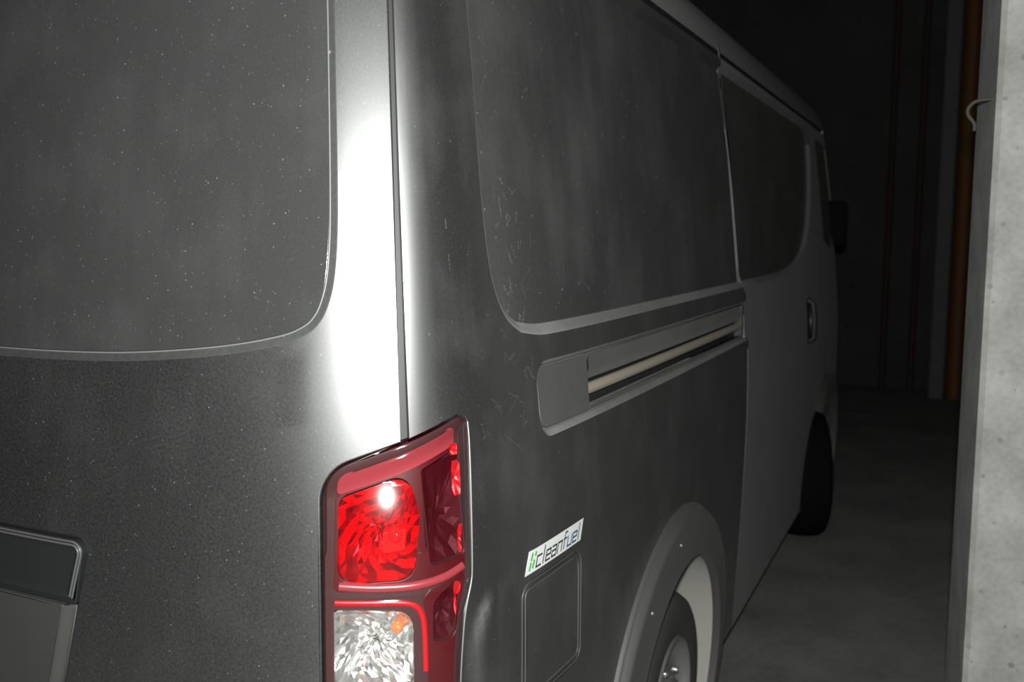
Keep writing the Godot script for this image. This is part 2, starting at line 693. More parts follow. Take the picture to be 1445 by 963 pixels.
func paint(tx: Array, metres: float, rough: float, metal: float, coat: float) -> StandardMaterial3D:
	var m := StandardMaterial3D.new()
	m.albedo_texture = tx[0]
	m.metallic = metal
	m.metallic_texture = tx[1]
	m.metallic_texture_channel = BaseMaterial3D.TEXTURE_CHANNEL_RED
	m.roughness = rough
	m.uv1_scale = Vector3(1.0 / metres, -1.0 / metres, 1)
	if coat > 0.0:
		m.clearcoat_enabled = true
		m.clearcoat = coat
		m.clearcoat_roughness = 0.12
	return m


func sheen(m: StandardMaterial3D, how: float) -> StandardMaterial3D:   # the bloom of dry dust seen at a low angle
	m.rim_enabled = true
	m.rim = how
	m.rim_tint = 0.0
	return m


func clear(c: Color, alpha: float) -> StandardMaterial3D:
	var m := mat(c, 0.06)
	m.transparency = BaseMaterial3D.TRANSPARENCY_ALPHA
	m.albedo_color.a = alpha
	return m


func stroke_at(s0: float, y0: float, s1: float, y1: float, strength: float, w: int, metres: float) -> Array:
	return [s0 / metres, 1.0 - y0 / metres, s1 / metres, 1.0 - y1 / metres, strength, w]


func materials() -> void:
	var gate := dusty(1024, 11, 0.15, 0.3, 0.07, 0.025, 0.12, 2200, [])
	M.gate = paint(gate, 1.0, 0.40, 1.0, 0.35)
	M.gateledge = paint(dusty(256, 13, 0.12, 0.34, 0.2, 0.06, 0.06, 200, []), 0.6, 0.42, 1.0, 0.2)
	M.trim = mat(Color(0.13, 0.135, 0.135), 0.4)
	var marks := []
	var g := RandomNumberGenerator.new()
	g.seed = 5
	for p in [[0.30, 1.27, 0.62], [0.19, 1.26, 0.4], [0.24, 1.31, 0.4], [0.33, 1.315, 0.45], [0.27, 1.245, 0.5], [0.22, 1.36, 0.35], [0.16, 1.22, 0.4], [0.20, 1.20, 0.4], [0.26, 1.335, 0.3], [0.235, 1.23, 0.4]]:
		var a := Vector2(p[0], p[1])
		for k in 5:
			var b: Vector2 = a + Vector2(g.randf_range(-0.02, 0.02), g.randf_range(-0.022, 0.015))
			marks.append(stroke_at(a.x, a.y, b.x, b.y, p[2], 1, 2.1))
			a = b
	for k in 70:
		var a := Vector2(g.randf_range(0.12, 1.9), g.randf_range(0.7, 1.34))
		marks.append(stroke_at(a.x, a.y, a.x + g.randf_range(-0.004, 0.004), a.y - g.randf_range(0.005, 0.03), 0.2, 1, 2.1))
	marks.append(stroke_at(0.105, 1.545, 0.105, 1.53, 0.8, 1, 2.1))
	marks.append(stroke_at(0.107, 1.49, 0.107, 1.465, 0.6, 1, 2.1))
	marks.append(stroke_at(0.57, 1.165, 0.57, 1.12, 0.4, 1, 2.1))
	var side := dusty(2048, 23, 0.12, 0.32, 0.07, 0.07, 0.06, 2400, marks)
	M.side = sheen(paint(side, 2.1, 0.42, 1.0, 0.25), 0.035)
	var far := dusty(512, 31, 0.1, 0.36, 0.2, 0.08, 0.03, 60, [])
	M.far = sheen(paint(far, 2.1, 0.5, 1.0, 0.0), 0.10)
	M.roof = paint(dusty(256, 33, 0.1, 0.4, 0.6, 0.1, 0.03, 40, []), 1.7, 0.5, 1.0, 0.0)
	M.ledge = paint(dusty(256, 35, 0.1, 0.4, 0.5, 0.1, 0.05, 40, []), 1.7, 0.5, 1.0, 0.0)
	var glass := dusty(1024, 41, 0.008, 0.30, 0.07, 0.02, 0.03, 2400, [])
	M.glass = paint(glass, 1.0, 0.14, 0.0, 0.0)
	var gmarks := []
	for k in 90:
		var a := Vector2(g.randf_range(0.25, 1.2), g.randf_range(1.4, 2.0))
		gmarks.append(stroke_at(a.x, a.y, a.x + g.randf_range(-0.015, 0.03), a.y + g.randf_range(-0.03, 0.03), g.randf_range(0.1, 0.3), 1, 2.0))
	for k in 26:
		var a := Vector2(g.randf_range(0.27, 0.34), g.randf_range(1.38, 1.62))
		gmarks.append(stroke_at(a.x, a.y, a.x + g.randf_range(-0.015, 0.015), a.y - g.randf_range(0.0, 0.03), g.randf_range(0.2, 0.5), 1, 2.0))
	var sideglass := dusty(1024, 47, 0.01, 0.36, 0.055, 0.055, 0.03, 900, gmarks)
	M.sideglass = sheen(paint(sideglass, 2.0, 0.2, 0.0, 0.0), 0.03)
	M.black = mat(Color(0.012, 0.012, 0.013), 0.55)
	M.rubber = mat(Color(0.012, 0.012, 0.0125), 0.6)
	M.plastic = mat(Color(0.015, 0.016, 0.016), 0.4)
	M.rimline = mat(Color(0.07, 0.07, 0.07), 0.35)
	M.lidline = mat(Color(0.055, 0.055, 0.055), 0.5)
	M.plateedge = mat(Color(0.052, 0.051, 0.048), 0.5)
	M.plate = mat(Color(0.035, 0.035, 0.033), 0.6)
	M.rail = mat(Color(0.33, 0.29, 0.235), 0.5, 0.2)
	M.railcover = paint(far, 2.1, 0.55, 0.6, 0.0)
	M.steel = mat(Color(0.4, 0.4, 0.39), 0.4, 0.85)
	M.hub = mat(Color(0.30, 0.30, 0.30), 0.35, 0.7)
	M.liner = mat(Color(0.30, 0.29, 0.265), 0.95)
	M.tyre = mat(Color(0.035, 0.034, 0.033), 0.8)
	M.lens = clear(Color(0.2, 0.022, 0.03), 0.05)
	M.domelens = clear(Color(0.2, 0.012, 0.02), 0.04)
	M.domelens.roughness = 0.19
	M.clearlens = clear(Color(0.6, 0.6, 0.6), 0.05)
	M.redmetal = mat(Color(0.85, 0.004, 0.008), 0.24, 1.0)
	M.redglow = mat(Color(0.45, 0.004, 0.008), 0.4, 0.2)
	M.redbright = mat(Color(0.9, 0.02, 0.02), 0.2, 0.6)
	M.reddull = mat(Color(0.034, 0.016, 0.016), 0.35)
	M.reddark = mat(Color(0.03, 0.001, 0.003), 0.5, 0.3, 0.2)
	M.redpink = mat(Color(0.22, 0.028, 0.034), 0.3)
	M.reddeep = mat(Color(0.046, 0.0006, 0.002), 0.4)
	M.silver = mat(Color(0.85, 0.84, 0.82), 0.25, 1.0)
	M.orange = mat(Color(0.5, 0.12, 0.015), 0.3)
	M.white = mat(Color(0.62, 0.63, 0.62), 0.45)
	M.ink = mat(Color(0.025, 0.03, 0.03), 0.5)
	M.blue = mat(Color(0.02, 0.06, 0.16), 0.5)
	M.green = mat(Color(0.08, 0.38, 0.06), 0.5)
	M.concrete = concrete(3, Color(0.30, 0.295, 0.28), 0.9)
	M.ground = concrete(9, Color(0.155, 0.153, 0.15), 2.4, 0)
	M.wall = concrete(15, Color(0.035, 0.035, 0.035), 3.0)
	M.greypost = mat(Color(0.075, 0.075, 0.075), 0.8)
	M.yellow = mat(Color(0.10, 0.036, 0.004), 0.7)
	M.redpipe = mat(Color(0.03, 0.014, 0.012), 0.8)
	M.rebar = mat(Color(0.055, 0.05, 0.045), 0.8, 0.0, 0.2)
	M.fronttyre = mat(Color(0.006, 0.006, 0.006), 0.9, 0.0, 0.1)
	M.flare = sheen(mat(Color(0.05, 0.05, 0.048), 0.6), 0.05)
	M.mirror = mat(Color(0.006, 0.006, 0.006), 0.8, 0.0, 0.15)


func concrete(sd: int, c: Color, metres: float, holes := 130) -> StandardMaterial3D:
	var size := 512
	var big := noise_bytes(size, 0.008, 5, sd)
	var fine := noise_bytes(size, 0.09, 4, sd + 1)
	var A := PackedByteArray()
	A.resize(size * size * 3)
	var g := RandomNumberGenerator.new()
	g.seed = sd
	var v := PackedFloat32Array()
	v.resize(size * size)
	for i in size * size: v[i] = 0.64 + 0.50 * big[i] / 255.0 + 0.24 * (fine[i] / 255.0 - 0.5)
	for k in holes:   # air holes and stains
		var q := Vector2i(g.randi_range(0, size - 1), g.randi_range(0, size - 1))
		var r := g.randi_range(1, 4)
		var dark := g.randf_range(0.55, 0.85)
		for y in range(-r, r + 1):
			for x in range(-r, r + 1):
				if x * x + y * y <= r * r: v[posmod(q.y + y, size) * size + posmod(q.x + x, size)] *= dark
	for i in size * size:
		A[i * 3] = int(clampf(255.0 * pow(c.r * v[i], 1 / 2.2), 0, 255))
		A[i * 3 + 1] = int(clampf(255.0 * pow(c.g * v[i], 1 / 2.2), 0, 255))
		A[i * 3 + 2] = int(clampf(255.0 * pow(c.b * v[i], 1 / 2.2), 0, 255))
	var m := StandardMaterial3D.new()
	m.albedo_texture = ImageTexture.create_from_image(Image.create_from_data(size, size, false, Image.FORMAT_RGB8, A))
	m.roughness = 0.92
	m.uv1_triplanar = true
	m.uv1_world_triplanar = true
	m.uv1_scale = Vector3.ONE / metres
	return m


# ---------------------------------------------------------------- the place

func structure(called: String, size: Vector3, pos: Vector3, m: Material) -> void:
	var o := obj(called, block(size, 0.01), m)
	o.position = pos
	o.set_meta("kind", "structure")


func setting() -> void:
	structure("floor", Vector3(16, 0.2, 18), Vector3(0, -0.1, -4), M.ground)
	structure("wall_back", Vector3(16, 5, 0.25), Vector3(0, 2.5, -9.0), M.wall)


func pillar() -> void:
	var o := Node3D.new()
	o.name = "concrete_pillar"
	o.position = Vector3(0.664, 0, -1.52)
	o.rotation_degrees = Vector3(0, 6, 0)
	add_child(o)
	tag(o, "pale grey cast concrete pillar with bevelled corner and bent hook, right of the van", "pillar")
	var shaft := obj("shaft", block(Vector3(0.5, 3.4, 0.36), 0.012), M.concrete, o)
	shaft.position = Vector3(0.25, 1.7, -0.18)
	var pts := []
	for p in spline([[0.02, 0.0], [-0.005, 0.0], [-0.024, -0.001], [-0.041, -0.007], [-0.052, -0.021], [-0.051, -0.036], [-0.041, -0.050], [-0.036, -0.060], [-0.036, -0.074]], 4):
		pts.append(Vector3(p[0], 1.845 + p[1], -0.07))
	obj("hook", tube(pts, 0.0042, 10), M.rebar, o, "bent steel rod hook")


func posts() -> void:
	var a := obj("grey_post", block(Vector3(0.13, 4.2, 0.13), 0.012), M.greypost)
	a.position = Vector3(0.478, 2.1, -8.42)
	tag(a, "plain grey square post far behind the van, left of the yellow post", "post")
	var b := obj("yellow_post", tubed(0.08, 4.2), M.yellow)
	b.position = Vector3(0.632, 0, -8.5)
	tag(b, "dark yellow painted round post far behind the van, beside the pillar", "post")
	var k := 0
	for x in [-0.02, 0.24]:
		var p := obj("wall_pipe", tubed(0.03, 4.4), M.redpipe)
		p.position = Vector3(x, 0, -8.82)
		tag(p, ["thin dark red pipe on the back wall, nearer the van", "thin dark red pipe on the back wall, nearer the grey post"][k], "pipe")
		k += 1


func tubed(r: float, h: float) -> ArrayMesh:
	return lathe([[0.0, 0.0], [r, 0.0], [r, 0.001], [r, h - 0.001], [r, h], [0.0, h]], Vector3.ZERO, Vector3.UP, 24)


# ---------------------------------------------------------------- the van

func gapx(y: float) -> float:
	return -0.0155 * (y - 1.242)


func tailgate() -> void:
	var t := part("tailgate")
	var right := [[gapx(1.985), 1.985, 0.03], [gapx(1.6), 1.6], [gapx(1.222), 1.215, 0.0], [gapx(1.16), 1.16], [-0.06, 0.9], [-0.1265, 0.78], [-0.1270, 0.64, 0.03]]
	var lamp := lamp_poly(0.0022)
	var other := PackedVector2Array()
	for q in lamp: other.append(Vector2(2.0 * SC - q.x, q.y))
	var outline := largest(Geometry2D.clip_polygons(largest(Geometry2D.clip_polygons(ccw(rounded(mirrored(right), 8)), lamp)), ccw(other)))
	var o := obj("panel", skin(outline, [], gate_relief, Vector2(0.011, 0.011), 0.02, 0.003, [grow(glass_out, 0.0135), grow(plate_out, 0.006)]), M.gate, t)
	o.set_meta("label", "grey metallic tailgate skin with a few dust specks")
	obj("window_frame", lip(even(glass_out, 0.02), [[-0.004, -0.016], [-0.0005, -0.006], [0.0, -0.0042], [0.0015, -0.0036], [0.004, -0.0029], [0.008, -0.0016], [0.0105, -0.0008], [0.012, -0.0003], [0.0136, 0.0]], gate_relief), M.gateledge, t, "narrow sunken frame round the rear window")
	var bead := []
	for q in from_top(even(glass_out, 0.02)): bead.append(shell(q.x, q.y, -0.0042))
	bead.append(bead[0])
	obj("window_trim", tube(bead, 0.0014, 6), M.trim, t, "thin pale line of trim round the rear window")
	obj("plate_frame", lip(even(plate_out, 0.03), [[-0.004, -0.016], [-0.001, -0.008], [0.001, -0.004], [0.003, -0.001], [0.0061, 0.0]], flat), M.gate, t)
	var pane := grow(glass_out, -0.0015)
	obj("rear_window", skin(pane, [], func(s: float, y: float) -> float: return -0.0048, Vector2(0.02, 0.02), 0.004, 0.0016), M.glass, t, "dark tinted rear window under fine dust")
	# number plate garnish: a hood with a rolled rim above, the plate panel below a dark joint
	var hood := ccw(rounded(mirrored([[-0.546, 1.029, 0.02], [-0.5795, 0.9185, 0.004]]), 7))
	var inner := grow(hood, -0.013)
	obj("plate_hood", skin(hood, [], func(s: float, y: float) -> float:
		var q := s if s > SC else 2.0 * SC - s
		var d := -sdf(Vector2(q, y), hood)
		return 0.004 - 0.007 * smooth(0.004, 0.022, d if y > 0.94 else maxf(d, 0.022 * smooth(0.94, 0.92, y))), Vector2(0.006, 0.006), 0.016, 0.002), M.plastic, t, "black plastic hood above the number plate")
	for w in [-0.002, -0.0075]:
		var line := []
		for q in even(grow(hood, w), 0.006): line.append(q)
		var k0 := 0
		for i in line.size():
			if line[i].y < 0.932 and line[(i + 1) % line.size()].y >= 0.932 and line[i].x > SC: k0 = (i + 1) % line.size()
		var path := []
		for i in line.size():
			var q: Vector2 = line[(k0 + i) % line.size()]
			if q.y < 0.932: break
			path.append(shell(q.x, q.y, 0.0045))
		obj("hood_rim", tube(path, 0.002, 8), M.rimline, t, "raised line along the edge of the hood")
	var low := ccw(rounded(mirrored([[-0.6065, 0.9135, 0.003], [-0.661, 0.73, 0.01]]), 6))
	obj("plate_panel", skin(low, [], -0.002, Vector2(0.012, 0.012), 0.012, 0.002), M.plate, t, "dull grey plate panel below the hood")
	for sg in [1.0, -1.0]:
		var strip := []
		for q in [[-0.5815, 0.9135], [-0.6065, 0.9135], [-0.661, 0.73], [-0.636, 0.73]]: strip.append(Vector2(SC + sg * (q[0] - SC), q[1]))
		obj("plate_edge", skin(PackedVector2Array(strip), [], func(s: float, y: float) -> float:
			var q := s if s > SC else 2.0 * SC - s
			return -0.0025 - 0.006 * smooth(0.030, 0.0, (-0.5815 - (0.9135 - y) * 0.297) - q), Vector2(0.008, 0.02), 0.008, 0.0012), M.plateedge, t, "paler sloping side of the plate panel")
	# rubber seal that shows in the gap beside the tailgate
	var seal := obj("door_seal", skin(pack([[-0.02, 1.212], [0.02, 1.222], [0.012, 1.985], [-0.03, 1.985]]), [], -0.016, Vector2(0.01, 0.03), 0.0, 0.0), M.rubber, t)


func arch(c: Vector2, r: Vector2, from: float, to: float, n := 28) -> Array:
	var out := []
	for i in n + 1:
		var a := deg_to_rad(lerpf(from, to, float(i) / n))
		out.append([c.x + cos(a) * r.x, c.y + sin(a) * r.y])
	return out


func seam_points(y0: float, y1: float, dx: float) -> Array:
	var out := []
	var n := int(absf(y1 - y0) / 0.05) + 1
	for i in n + 1:
		var y := lerpf(y0, y1, float(i) / n)
		out.append([seam(y) + dx, y])
	return out


func side_panel() -> void:
	var t := part("side_panel")
	var pts := [[gapx(2.085) + 0.0095, 2.085, 0.02], [gapx(1.6) + 0.0095, 1.6], [gapx(1.222) + 0.0098, 1.2, 0.0], [0.05, 1.1], [0.05, 0.80], [0.0865, 0.74], [0.0865, 0.62, 0.01], [0.42, 0.62, 0.02], [0.42, 0.2, 0.02], [0.72, 0.2]]
	for p in arch(Vector2(1.13, 0.29), Vector2(0.41, 0.41), 192, -12): pts.append(p)
	pts += [[1.54, 0.2]]
	for p in seam_points(0.2, 2.085, -0.003): pts.append(p)
	var outline := largest(Geometry2D.clip_polygons(ccw(rounded(pts, 6)), lamp_poly(0.0022)))
	var quarter := side_glass(0.0, 1.93)
	obj("panel", skin(outline, [grow(lid_out, 0.002)], side_relief, Vector2(0.012, 0.011), 0.02, 0.0025, [cut_at(dlo_edge(), seam_cut(-0.005), true), cut_at(rail_edge(), seam_cut(-0.005), true)]), M.side, t)
	side_lips(t, true)
	obj("side_window", skin(quarter, [], -0.0135, Vector2(0.04, 0.03), 0.004, 0.0016), M.sideglass, t, "dark dusty side window set into the panel")
	# fuel lid with a pressed inner border
	obj("fuel_lid", skin(grow(lid_out, -0.002), [], func(s: float, y: float) -> float:
		var d := -sdf(Vector2(s, y), lid_out)
		return -0.0005 - 0.002 * smooth(0.007, 0.0095, d) * (1.0 - smooth(0.0115, 0.016, d)), Vector2(0.006, 0.006), 0.012, 0.0022), M.side, t, "square fuel lid with rounded corners below the sticker")
	for q in [0.0005, -0.0105]:
		var bead := []
		for w in from_top(even(grow(lid_out, q), 0.02)): bead.append(shell(w.x, w.y, -0.001))
		bead.append(bead[0])
		obj("lid_border", tube(bead, 0.0013, 6), M.lidline, t, "thin dusty line round the fuel lid")
	obj("lid_recess", skin(grow(lid_out, 0.01), [], -0.018, Vector2(0.05, 0.05), 0.0, 0.0), M.black, t)
	# rail of the sliding door
	var rail := part("door_rail")
	obj("end_cap", skin(rounded([[0.3485, 1.2905, 0.024], [0.5695, 1.2915, 0.003], [0.5695, 1.1815, 0.003], [0.355, 1.1815, 0.03]], 7), [], -0.008, Vector2(0.02, 0.02), 0.012, 0.0018), M.far, rail, "plain cap closing the rear end of the rail")
	obj("rail_cover", skin(pack([[0.573, 1.2915], [1.962, 1.2935], [1.955, 1.243], [0.573, 1.238]]), [], func(s: float, y: float) -> float: return -0.008 - 0.010 * (1.0 - smooth(1.236, 1.262, y)), Vector2(0.05, 0.006), 0.012, 0.0018), M.far, rail)
	obj("rail_back", skin(pack([[0.34, 1.295], [1.975, 1.297], [1.96, 1.180], [0.34, 1.172]]), [], -0.034, Vector2(0.1, 0.03), 0.0, 0.0), M.black, rail)
	var bar := []
	for i in 29:
		var s := lerpf(0.556, 1.95, i / 28.0)
		bar.append(shell(s, 1.2195 + 0.006 * i / 28.0, -0.0205))
	obj("rail_bar", tube(bar, 0.0115, 12), M.rail, rail, "bare worn metal bar along the rail")
	obj("rail_lip", skin(pack([[0.573, 1.1895], [1.955, 1.1945], [1.955, 1.187], [0.573, 1.1815]]), [], -0.012, Vector2(0.05, 0.006), 0.012, 0.0018), M.far, rail)
	var stop := obj("rail_stop", block(Vector3(0.03, 0.112, 0.014), 0.003), M.black, rail, "black rubber stop at the front end of the rail")
	stop.position = shell(1.945, 1.239, -0.021)
	# lower edge at the back
	var bump := obj("rear_bumper", skin(rounded([[-1.62, 0.60, 0.03], [0.42, 0.60, 0.03], [0.42, 0.30, 0.04], [-1.62, 0.30, 0.04]], 6), [], 0.03, Vector2(0.03, 0.03), 0.06, 0.015), M.far, van)
	bump.position = -van.position
	# wheel arch flare
	var fl := part("arch_flare")
	obj("moulding", flare(1.13, 0.29, 0.405, 0.54, 0.036), M.flare, fl)
	for a in [127.0, 155.0, 98.0]:
		var q := Vector2(1.13 + cos(deg_to_rad(a)) * 0.475, 0.29 + sin(deg_to_rad(a)) * 0.475)
		var c := shell(q.x, q.y, 0.0275)
		obj("rivet", lathe([[0.0, 0.004], [0.003, 0.0036], [0.005, 0.002], [0.006, 0.0], [0.006, -0.004]], c, Vector3(1, 0, 0), 12), M.steel, fl, "small bright rivet")
	obj("wheel_liner", sheet(30, 8, func(u: float, v: float) -> Vector3:
		var a := deg_to_rad(lerpf(205, -25, u))
		var r := 0.406 + 0.02 * v
		return shell(1.13 + cos(a) * r, maxf(0.1, 0.29 + sin(a) * r), 0.0) + Vector3(0.014 - 0.33 * v, 0, 0), true), M.liner, van, "pale dusty lining of the rear wheel arch")
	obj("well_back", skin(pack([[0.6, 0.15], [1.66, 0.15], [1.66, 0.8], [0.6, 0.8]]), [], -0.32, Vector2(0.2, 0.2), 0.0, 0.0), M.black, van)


func flare(c: float, y0: float, r0: float, r1: float, high: float) -> ArrayMesh:
	# across: turned-in lip, face, outer roll, foot
	var prof := [[0.0, 0.35], [0.0, 0.6], [0.012, 0.9], [0.05, 1.0], [0.10, 0.98], [0.2, 0.86], [0.45, 0.78], [0.70, 0.76], [0.76, 0.80], [0.82, 0.84], [0.88, 0.72], [0.93, 0.40], [0.96, 0.26], [0.985, 0.22], [1.0, -0.05]]
	return sheet(72, prof.size() - 1, func(u: float, v: float) -> Vector3:
		var a := deg_to_rad(lerpf(196, -16, u))
		var k: Array = prof[int(round(v * (prof.size() - 1)))]
		var w: float = (r1 - r0) * (1.0 - 0.35 * pow(absf(u - 0.5) * 2.0, 3.0))
		var r: float = r0 + w * float(k[0])
		return shell(c + cos(a) * r, maxf(0.12, y0 + sin(a) * r), high * float(k[1])))


func side_glass(s0: float, s1: float) -> PackedVector2Array:
	var box := pack([[s0, 1.2], [s1, 1.2], [s1, 2.3], [s0, 2.3]])
	return ccw(Geometry2D.intersect_polygons(dlo, box)[0])


const DLO_LIP := [[-0.006, -0.03], [-0.001, -0.0155], [0.0, -0.0125], [0.0015, -0.0115], [0.005, -0.0095], [0.010, -0.0055], [0.014, -0.0025], [0.017, -0.0006], [0.0195, 0.0]]
const RAIL_LIP := [[-0.005, -0.03], [-0.0005, -0.012], [0.0, -0.010], [0.0012, -0.0085], [0.004, -0.005], [0.0065, -0.0018], [0.0085, 0.0]]


func dlo_edge() -> PackedVector2Array: return grow(dlo, 0.0194)
func rail_edge() -> PackedVector2Array: return grow(rail_out, 0.0084)


func seam_cut(dx: float) -> Array:
	return seam_points(0.9, 2.3, dx)


# the piece of an outline behind (rear) or before the door seam
func cut_at(p: PackedVector2Array, line: Array, rear: bool) -> PackedVector2Array:
	var q := line.duplicate()
	if rear: q += [[-1.0, 2.3], [-1.0, 0.9]]
	else: q += [[6.0, 2.3], [6.0, 0.9]]
	var got := Geometry2D.intersect_polygons(p, ccw(pack(q)))
	return ccw(got[0])


func side_lips(t: Node3D, rear: bool) -> void:
	# the sunken borders, each cut short at the seam
	for k in ([0, 1, 2] if rear else [0, 2]):
		var loop := even(rail_out, 0.02) if k == 1 else even(dlo, 0.02)
		var prof: Array = DLO_LIP if k == 0 else RAIL_LIP
		if k == 2: prof = DLO_LIP
		var V := PackedVector3Array()
		var N := PackedVector3Array()
		var U := PackedVector2Array()
		var I := PackedInt32Array()
		var n := loop.size()
		var m := prof.size()
		for i in n:
			var a := loop[i]
			var b := loop[(i + 1) % n]
			var lim := seam(0.5 * (a.y + b.y)) + (-0.004 if rear else 0.005)
			if rear and minf(a.x, b.x) > lim: continue
			if not rear and maxf(a.x, b.x) < lim: continue
			if k == 0 and a.y > 1.97 or k == 2 and a.y <= 1.97: continue
			var at0 := V.size()
			for e in [i, (i + 1) % n]:
				var o := outward(loop, e)
				for q in m:
					var p: Vector2 = loop[e] + o * prof[q][0]
					p.x = minf(p.x, lim) if rear else maxf(p.x, lim)
					var d := 0.002
					var o2: Vector2 = loop[e] + o * prof[mini(q + 1, m - 1)][0]
					var o1: Vector2 = loop[e] + o * prof[maxi(q - 1, 0)][0]
					var up := skin_point(o2.x, o2.y, float(prof[mini(q + 1, m - 1)][1])) - skin_point(o1.x, o1.y, float(prof[maxi(q - 1, 0)][1]))
					var tan2 := Vector2(-o.y, o.x).normalized() * d
					var al := skin_point(p.x + tan2.x, p.y + tan2.y, 0.0) - skin_point(p.x - tan2.x, p.y - tan2.y, 0.0)
					V.append(skin_point(p.x, p.y, float(prof[q][1]))); U.append(p); N.append(up.cross(al).normalized())
			for q in m - 1:
				I.append_array([at0 + q, at0 + q + 1, at0 + m + q, at0 + q + 1, at0 + m + q + 1, at0 + m + q])
		if k == 2: obj("window_border", mesh_of(V, N, U, I), M.side if rear else M.far, t)
		else: obj("window_ledge" if k == 0 else "rail_ledge", mesh_of(V, N, U, I), M.ledge, t, "dust-covered sloping ledge round the recess")


func doors() -> void:
	var t := part("sliding_door")
	var pts := []
	for p in seam_points(2.085, 0.2, 0.004): pts.append(p)
	pts += [[3.45, 0.2], [3.52, 0.25, 0.05], [3.93, 0.60, 0.1], [3.945, 1.2], [3.94, 2.085, 0.02]]
	var win := side_glass(1.968, 4.0)
	obj("panel", skin(rounded(pts, 5), [pack([[3.30, 1.02], [3.46, 1.02], [3.46, 1.225], [3.30, 1.225]])], side_relief, Vector2(0.03, 0.02), 0.02, 0.0025, [cut_at(dlo_edge(), seam_cut(0.006), false)]), M.far, t)
	side_lips(t, false)
	obj("door_window", skin(win, [], -0.0135, Vector2(0.06, 0.04), 0.004, 0.0016), M.sideglass, t, "dark dusty window of the sliding door")
	obj("handle_cup", sheet(8, 6, func(u: float, v: float) -> Vector3: return shell(lerpf(3.295, 3.465, u), lerpf(1.015, 1.23, v), -0.004 - 0.05 * sin(PI * u) * sin(PI * v))), M.black, t)
	obj("door_handle", tube([shell(3.345, 1.03, 0.0), shell(3.345, 1.045, 0.022), shell(3.345, 1.13, 0.026), shell(3.345, 1.205, 0.022), shell(3.345, 1.22, 0.0)], 0.014, 10), M.rubber, t, "upright pull handle at the front edge")
	var f := part("front_door")
	var arc := []
	for p in arch(Vector2(4.0, 0.30), Vector2(0.40, 0.40), 120, -10, 14): arc.append(p)
	var fp := [[3.952, 2.085, 0.02], [3.955, 0.66, 0.03]]
	for p in arc: if p[0] > 4.0: fp.append(p)
	fp += [[4.72, 0.25], [4.72, 2.085, 0.02]]
	var fw := ccw(rounded([[4.02, 1.50, 0.06], [4.02, 2.03, 0.03], [4.52, 2.02, 0.03], [4.62, 1.60, 0.03], [4.30, 1.44, 0.05]], 5))
	obj("panel", skin(rounded(fp, 5), [fw], -0.002, Vector2(0.045, 0.03), 0.02, 0.0025), M.far, f)
	obj("door_window", skin(grow(fw, 0.002), [], -0.008, Vector2(0.06, 0.05), 0.004, 0.0016), M.sideglass, f, "front door window with a stepped lower edge")
	var mir := obj("door_mirror", block(Vector3(0.15, 0.26, 0.07), 0.02), M.mirror, f, "black upright door mirror")
	mir.position = Vector3(-0.05, 1.585, -4.62)
	# nose and far side, seen only from elsewhere
	obj("nose_panel", skin(pack([[4.728, 0.25], [6.0, 0.25], [6.0, 2.085], [4.728, 2.085]]), [], -0.004, Vector2(0.04, 0.05), 0.0, 0.0), M.far, van)
	obj("far_side_panel", sheet(40, 20, func(u: float, v: float) -> Vector3: return shell(2.0 * SC - lerpf(0.01, 6.0, u), lerpf(0.2, 2.085, v)), true), M.far, van)
	var fl := part("arch_flare")
	obj("moulding", flare(4.0, 0.30, 0.40, 0.49, 0.04), M.flare, fl)
	var under := obj("underbody", block(Vector3(1.56, 0.1, 4.5), 0.02), M.black, van)
	under.position = Vector3(-0.86, 0.30, -2.6) - van.position


func roof() -> void:
	obj("gutter", sheet(160, 3, func(u: float, v: float) -> Vector3: return shell(lerpf(SC, 4.9, u), 2.06 + 0.06 * v, -0.014)), M.black, van)
	var t := obj("roof_panel", sheet(170, 26, func(u: float, v: float) -> Vector3:
		var s := lerpf(SC, 6.0, u)
		if v < 0.6: return shell(s, lerpf(2.101, 2.28, v / 0.6))
		var k := (v - 0.6) / 0.4
		var p := shell(s, 2.28)
		var mid := Vector3(xc, 2.335, clampf(p.z, -4.4, -0.9))
		return p.lerp(mid, k) + Vector3(0, 0.035 * sin(PI * k * 0.5) * (1.0 - k), 0)), M.roof, van)
	var c := shell(1.905, 2.10, 0.004)
	var clip := obj("gutter_joint", tube([shell(1.91, 2.082, -0.001), shell(1.907, 2.105, 0.0), shell(1.904, 2.125, -0.001)], 0.005, 8), M.rubber, van)


